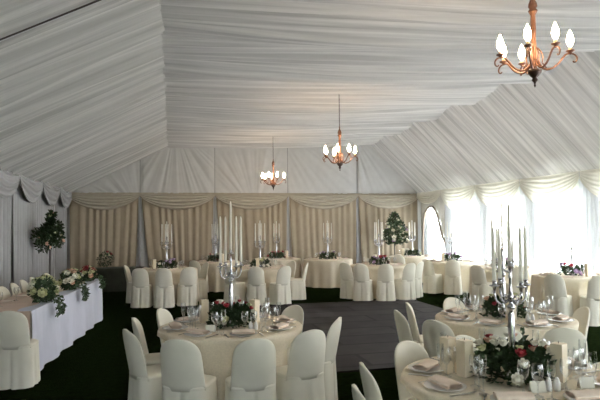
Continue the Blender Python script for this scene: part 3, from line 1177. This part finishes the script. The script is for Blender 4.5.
candelabrum('A', 'silver five-light candelabrum rising from the red roses', TABLES['A']['short'], .46, .49, 35)
candelabrum('B', 'silver five-light candelabrum rising from the large white rose ring', TABLES['B']['short'], .34, .37, 13)
candelabrum('C', 'silver candelabrum behind the one with the large white roses', TABLES['C']['short'], .40, .46, 40)
for i, k in enumerate('DEKLFGMHJI'):
    candelabrum(k, 'silver candelabrum with white tapers on the %s' % TABLES[k]['short'], TABLES[k]['short'], .42, .36, 17 * i % 60)

# ------------------------------------------------------------------ place settings
def glass_build():
    t = link('wine_glass', MB().lathe([(.032, 0), (.032, .003), (.006, .008), (.0045, .03), (.0045, .075), (.012, .083), (.029, .105), (.035, .135), (.033, .165), (.029, .185)], 14, cap=False), 'glass')
    return tag(t, 'x', 'glass')
def plate_build():
    t = link('dinner_plate', MB().lathe([(.001, .004), (.07, .004), (.085, .009), (.125, .018), (.127, .016), (.09, .005), (.075, .0), (.001, .0)], 28, cap=False), 'china')
    return tag(t, 'x', 'plate')
def napkin_build():
    mb = MB()
    rr = random.Random(2)
    for k in range(3):
        mb.grid(lambda u, v: (-.10 + .2 * u, -.055 + .105 * v + .004 * k, .004 + .010 * k + .010 * sin(pi * v) + .003 * nz(u * 4, v * 4, k)), 8, 6)
    def loopf(u, v):
        a = 2 * pi * v
        return (-.10 + .2 * u, .052 * cos(a), .016 + .015 * sin(a))
    mb.grid(loopf, 4, 12)
    t = link('folded_napkin', mb, 'napkin')
    return tag(t, 'x', 'napkin')
def fork_build():
    mb = MB()
    mb.box(0, -.02, .004, .008, .12, .003)
    mb.box(0, .05, .004, .02, .02, .003)
    for k in range(4):
        mb.box(-.008 + .0053 * k, .077, .004, .003, .036, .003)
    t = link('fork', mb, 'steel')
    return tag(t, 'x', 'fork')
def knife_build():
    mb = MB()
    mb.box(0, -.05, .004, .012, .09, .005)
    mb.add([(-.007, -.005, .003), (.007, -.005, .003), (.009, .08, .003), (0, .105, .003), (-.007, .09, .003), (-.007, -.005, .006), (.007, -.005, .005), (.009, .08, .005), (0, .105, .005), (-.007, .09, .006)],
           [(4, 3, 2, 1, 0), (5, 6, 7, 8, 9), (0, 1, 6, 5), (1, 2, 7, 6), (2, 3, 8, 7), (3, 4, 9, 8), (4, 0, 5, 9)], False)
    t = link('table_knife', mb, 'steel')
    return tag(t, 'x', 'knife')
def flute_build():
    t = link('champagne_flute', MB().lathe([(.028, 0), (.028, .003), (.005, .008), (.004, .03), (.004, .085), (.012, .10), (.021, .14), (.023, .19), (.021, .225)], 12, cap=False), 'glass')
    return tag(t, 'x', 'glass')
FT = Kind(flute_build)
GL, PL, NP, FK, KN = Kind(glass_build), Kind(plate_build), Kind(napkin_build), Kind(fork_build), Kind(knife_build)
SEATN = {0: 'window side', 45: 'rear window side', 90: 'rear', 135: 'rear head table side', 180: 'head table side', 225: 'front head table side', 270: 'front', 315: 'front window side'}
for k in 'ABC':
    c = TABLES[k]['c']; w = TABLES[k]['short']
    rot = {'A': 6, 'B': 12, 'C': 0}[k]
    for a0, sn in SEATN.items():
        a = radians(a0 + rot)
        ca, sa = cos(a), sin(a)
        def at(r, s):
            return (c[0] + r * ca - s * sa, c[1] + r * sa + s * ca, TH + .002)
        rz = a + pi / 2
        PL.put('white dinner plate under a peach napkin, %s of the %s' % (sn, w), at(.545, 0), rz, 'white dinner plates')
        x, y, z = at(.545, 0)
        NP.put('folded peach napkin on a plate, %s of the %s' % (sn, w), (x, y, z + .018), rz + R.uniform(-.4, .4), 'folded peach napkins')
        x, y, z = at(.40, .13)
        GL.put('stemmed wine glass, %s of the %s, outer of two' % (sn, w), (x, y, z), 0, 'clear stemmed glasses')
        x, y, z = at(.36, .055)
        GL.put('stemmed wine glass, %s of the %s, inner of two' % (sn, w), (x, y, z), 0, 'clear stemmed glasses')
        x, y, z = at(.43, .20)
        FT.put('tall champagne flute, %s of the %s' % (sn, w), (x, y, z), 0, 'tall champagne flutes')
        FK.put('steel fork beside the napkin, %s of the %s' % (sn, w), at(.545, -.155), rz, 'steel forks')
        KN.put('steel knife beside the napkin, %s of the %s' % (sn, w), at(.545, .155), rz, 'steel knives')

# square pillar candles, salt and pepper shakers, cards
def pillar_build():
    t = tag(link('pillar_candle', MB().box(0, 0, .115, .076, .076, .23), 'waxcream'), 'x', 'candle')
    part('wick', MB().tube([(0, 0, .228), (.002, 0, .245)], .002, 5), 'wick', t)
    return t
def shaker_build():
    t = tag(link('shaker', MB().lathe([(.019, 0), (.021, .01), (.02, .045), (.014, .065), (.006, .074)], 14), 'china'), 'x', 'shaker')
    part('cap', MB().lathe([(.012, .066), (.012, .072), (.006, .079)], 12), 'china', t)
    return t
PC, SK = Kind(pillar_build), Kind(shaker_build)
PCG = 'square cream pillar candles'
def put_pillars(lst):
    for lab, x, y, rz in lst:
        PC.put(lab, (x, y, TH + .002), rz, PCG)
put_pillars([
    ('square cream pillar candle on the head table side of the red roses', .33, 5.88, .25),
    ('square cream pillar candle on the dance floor side of the red roses', .83, 5.72, .7),
    ('square cream pillar candle, rear of two on the white rose table', 1.80, 3.46, .3),
    ('square cream pillar candle, front of two on the white rose table', 1.86, 3.35, .3),
    ('square cream pillar candle behind the shakers of the white rose table', 2.37, 3.10, .5),
    ('square cream pillar candle on the table behind the white rose table', 3.36, 5.10, .4),
])
for k, w, x, y in (('A', 'red rose table', .735, 5.33), ('B', 'white rose table', 2.165, 2.93), ('C', 'peach rose table', 3.47, 4.99)):
    SK.put('white salt shaker, one of a touching pair on the %s' % w, (x, y, TH + .002), 0, 'white shakers')
    SK.put('white pepper shaker, window side one of a pair on the %s' % w, (x + .048, y - .012, TH + .002), 0, 'white shakers')
def card_build():
    mb = MB()
    mb.add([(-.045, -.022, 0), (.045, -.022, 0), (.045, 0, .062), (-.045, 0, .062), (-.045, .022, 0), (.045, .022, 0)], [(0, 1, 2, 3), (3, 2, 5, 4)], False)
    t = tag(link('place_card', mb, 'card'), 'x', 'card')
    return t
CD = Kind(card_build)
CD.put('cream folded card in front of the red roses', (.36, 5.34, TH + .002), -.1, 'cream folded cards')
CD.put('cream folded card in front of the large white roses', (2.09, 2.93, TH + .002), -.2, 'cream folded cards')
CD.put('cream folded card beside the shakers of the white rose table', (2.42, 2.93, TH + .002), -.2, 'cream folded cards')
# far tables: a few glasses and napkins each
for i, k in enumerate('DEKLFGMHJI'):
    c = TABLES[k]['c']; w = TABLES[k]['short']
    for q in range(6):
        a = radians(20 + 60 * q + 13 * i)
        GL.put('stemmed glasses catching the light on the %s' % w if False else 'clear stemmed glass on the %s' % w, (c[0] + .38 * cos(a), c[1] + .38 * sin(a), TH + .002), 0, 'stemmed glasses on the %s' % w)
        a += .45
        x, y = c[0] + .52 * cos(a), c[1] + .52 * sin(a)
        NP.put('folded peach napkin on the %s' % w, (x, y, TH + .003), a + pi / 2, 'napkins on the %s' % w)
    a = radians(200 + 50 * i)
    PC.put('square cream pillar candle on the %s' % w, (c[0] + .30 * cos(a), c[1] + .30 * sin(a), TH + .002), .4 + i, PCG)
for q in range(7):
    x, y = hp(.45 + .58 * q, .50)
    GL.put('clear stemmed glass along the head table', (x, y, TH + .002), 0, 'stemmed glasses on the head table')
    x, y = hp(.3 + .58 * q, .58)
    NP.put('folded peach napkin along the head table', (x, y, TH + .003), hrz + pi / 2, 'napkins on the head table')

# ------------------------------------------------------------------ chandeliers
def chandelier_build():
    t = thing('chandelier', 'x', 'chandelier')
    part('finial', MB().lathe([(.003, 0), (.010, .015), (.006, .03), (.012, .045), (.028, .065), (.018, .085), (.034, .10), (.058, .13), (.062, .155), (.045, .165), (.03, .17)], 20), 'iron', t)
    part('column', MB().lathe([(.03, .168), (.020, .19), (.028, .24), (.031, .28), (.024, .36), (.020, .45), (.024, .56), (.021, .66), (.034, .685), (.042, .70), (.028, .72), (.040, .74), (.036, .77), (.022, .80), (.010, .83), (.012, .86), (.004, .88)], 20), 'bronze', t)
    arm = MB()
    P = [(.025, 0, .235), (.055, 0, .185), (.10, 0, .155), (.155, 0, .165), (.20, 0, .20), (.235, 0, .245), (.265, 0, .275), (.30, 0, .28), (.335, 0, .265), (.352, 0, .235), (.345, 0, .205), (.325, 0, .20), (.318, 0, .215)]
    sp = []
    for i in range(len(P) - 1):
        a, b, c, d = [Vector(P[min(max(j, 0), len(P) - 1)]) for j in (i - 1, i, i + 1, i + 2)]
        for s in range(4):
            u = s / 4
            sp.append(.5 * (2 * b + (c - a) * u + (2 * a - 5 * b + 4 * c - d) * u * u + (3 * b - a - 3 * c + d) * u ** 3))
    arm.tube(sp, [.011 - .005 * i / len(sp) for i in range(len(sp))], 8)
    Q = [Vector((.03, 0, .36)), Vector((.06, 0, .32)), Vector((.075, 0, .27)), Vector((.065, 0, .22)), Vector((.10, 0, .17))]
    arm.tube(Q, .006, 6)
    arm_me = arm.mesh('arm'); arm_me.materials.append(M['bronze'])
    cup_me = MB().lathe([(.008, .27), (.012, .285), (.036, .30), (.038, .306), (.016, .308)], 16).mesh('candle_cup'); cup_me.materials.append(M['bronze'])
    sl_me = MB().lathe([(.013, .306), (.013, .345)], 12).mesh('candle_sleeve'); sl_me.materials.append(M['candlesleeve'])
    bu_me = MB().lathe([(.010, .343), (.024, .365), (.031, .395), (.026, .43), (.013, .465), (.003, .49)], 14).mesh('bulb'); bu_me.materials.append(M['bulb'])
    for k in (343, 282, 238, 178, 130, 88):
        a = radians(k - 13)
        ar = part('arm', arm_me, None, t, (0, 0, 0), a)
        part('candle_cup', cup_me, None, ar, (.30, 0, 0))
        part('candle_sleeve', sl_me, None, ar, (.30, 0, 0))
        part('bulb', bu_me, None, ar, (.30, 0, 0), 0, 'glowing flame-shaped glass bulb')
    return t


CHD = Kind(chandelier_build)
def chandelier(label, x, y, z, rot):
    t = CHD.put(label, (x, y, z), rot)
    top = flat_z(x) + .02
    c = MB()
    zz = .875; k = 0
    while z + zz < top - .03:
        n = 8
        pts = [((.010 * cos(2 * pi * i / n)) if k % 2 else 0, 0 if k % 2 else .010 * cos(2 * pi * i / n), zz + .018 + .018 * sin(2 * pi * i / n)) for i in range(n + 1)]
        c.tube(pts, .0035, 5)
        zz += .029; k += 1
    part('chain', c, 'iron', t)
    return t
chandelier('largest lit copper chandelier, above the window side tables', 3.2, 4.4, 2.97, 0)
chandelier('lit copper chandelier above the far edge of the dance floor', 3.2, 10.4, 2.79, .35)
chandelier('smallest lit copper chandelier, before the gable above the back curtain', 2.75, 15.2, 2.71, .2)

# ------------------------------------------------------------------ world and exposure
w = bpy.data.worlds.new('overcast_sky')
sc.world = w
w.use_nodes = True
bg = w.node_tree.nodes['Background']
bg.inputs['Color'].default_value = (0.88, 0.94, 1.0, 1)
bg.inputs['Strength'].default_value = 4.5
SD = bpy.data.lights.new('sun', 'SUN')
SD.energy = 100.0
SD.angle = radians(6)
SD.color = (0.96, 0.98, 1.0)
so = bpy.data.objects.new('sun', SD)
COL.objects.link(so)
so.location = (30, 8, 30)
so.rotation_euler = Vector((cos(radians(25)), 0.12, sin(radians(25)))).to_track_quat('Z', 'Y').to_euler()
sc.view_settings.view_transform = 'Standard'
sc.view_settings.look = 'None'
sc.view_settings.exposure = 0.0
sc.view_settings.gamma = 1.0
sc.view_settings.use_curve_mapping = False
sc.cycles.use_denoising = True
sc.cycles.max_bounces = 8
sc.cycles.diffuse_bounces = 5
sc.cycles.transparent_max_bounces = 16
sc.cycles.sample_clamp_indirect = 8
sc.cycles.caustics_reflective = False
sc.cycles.caustics_refractive = False
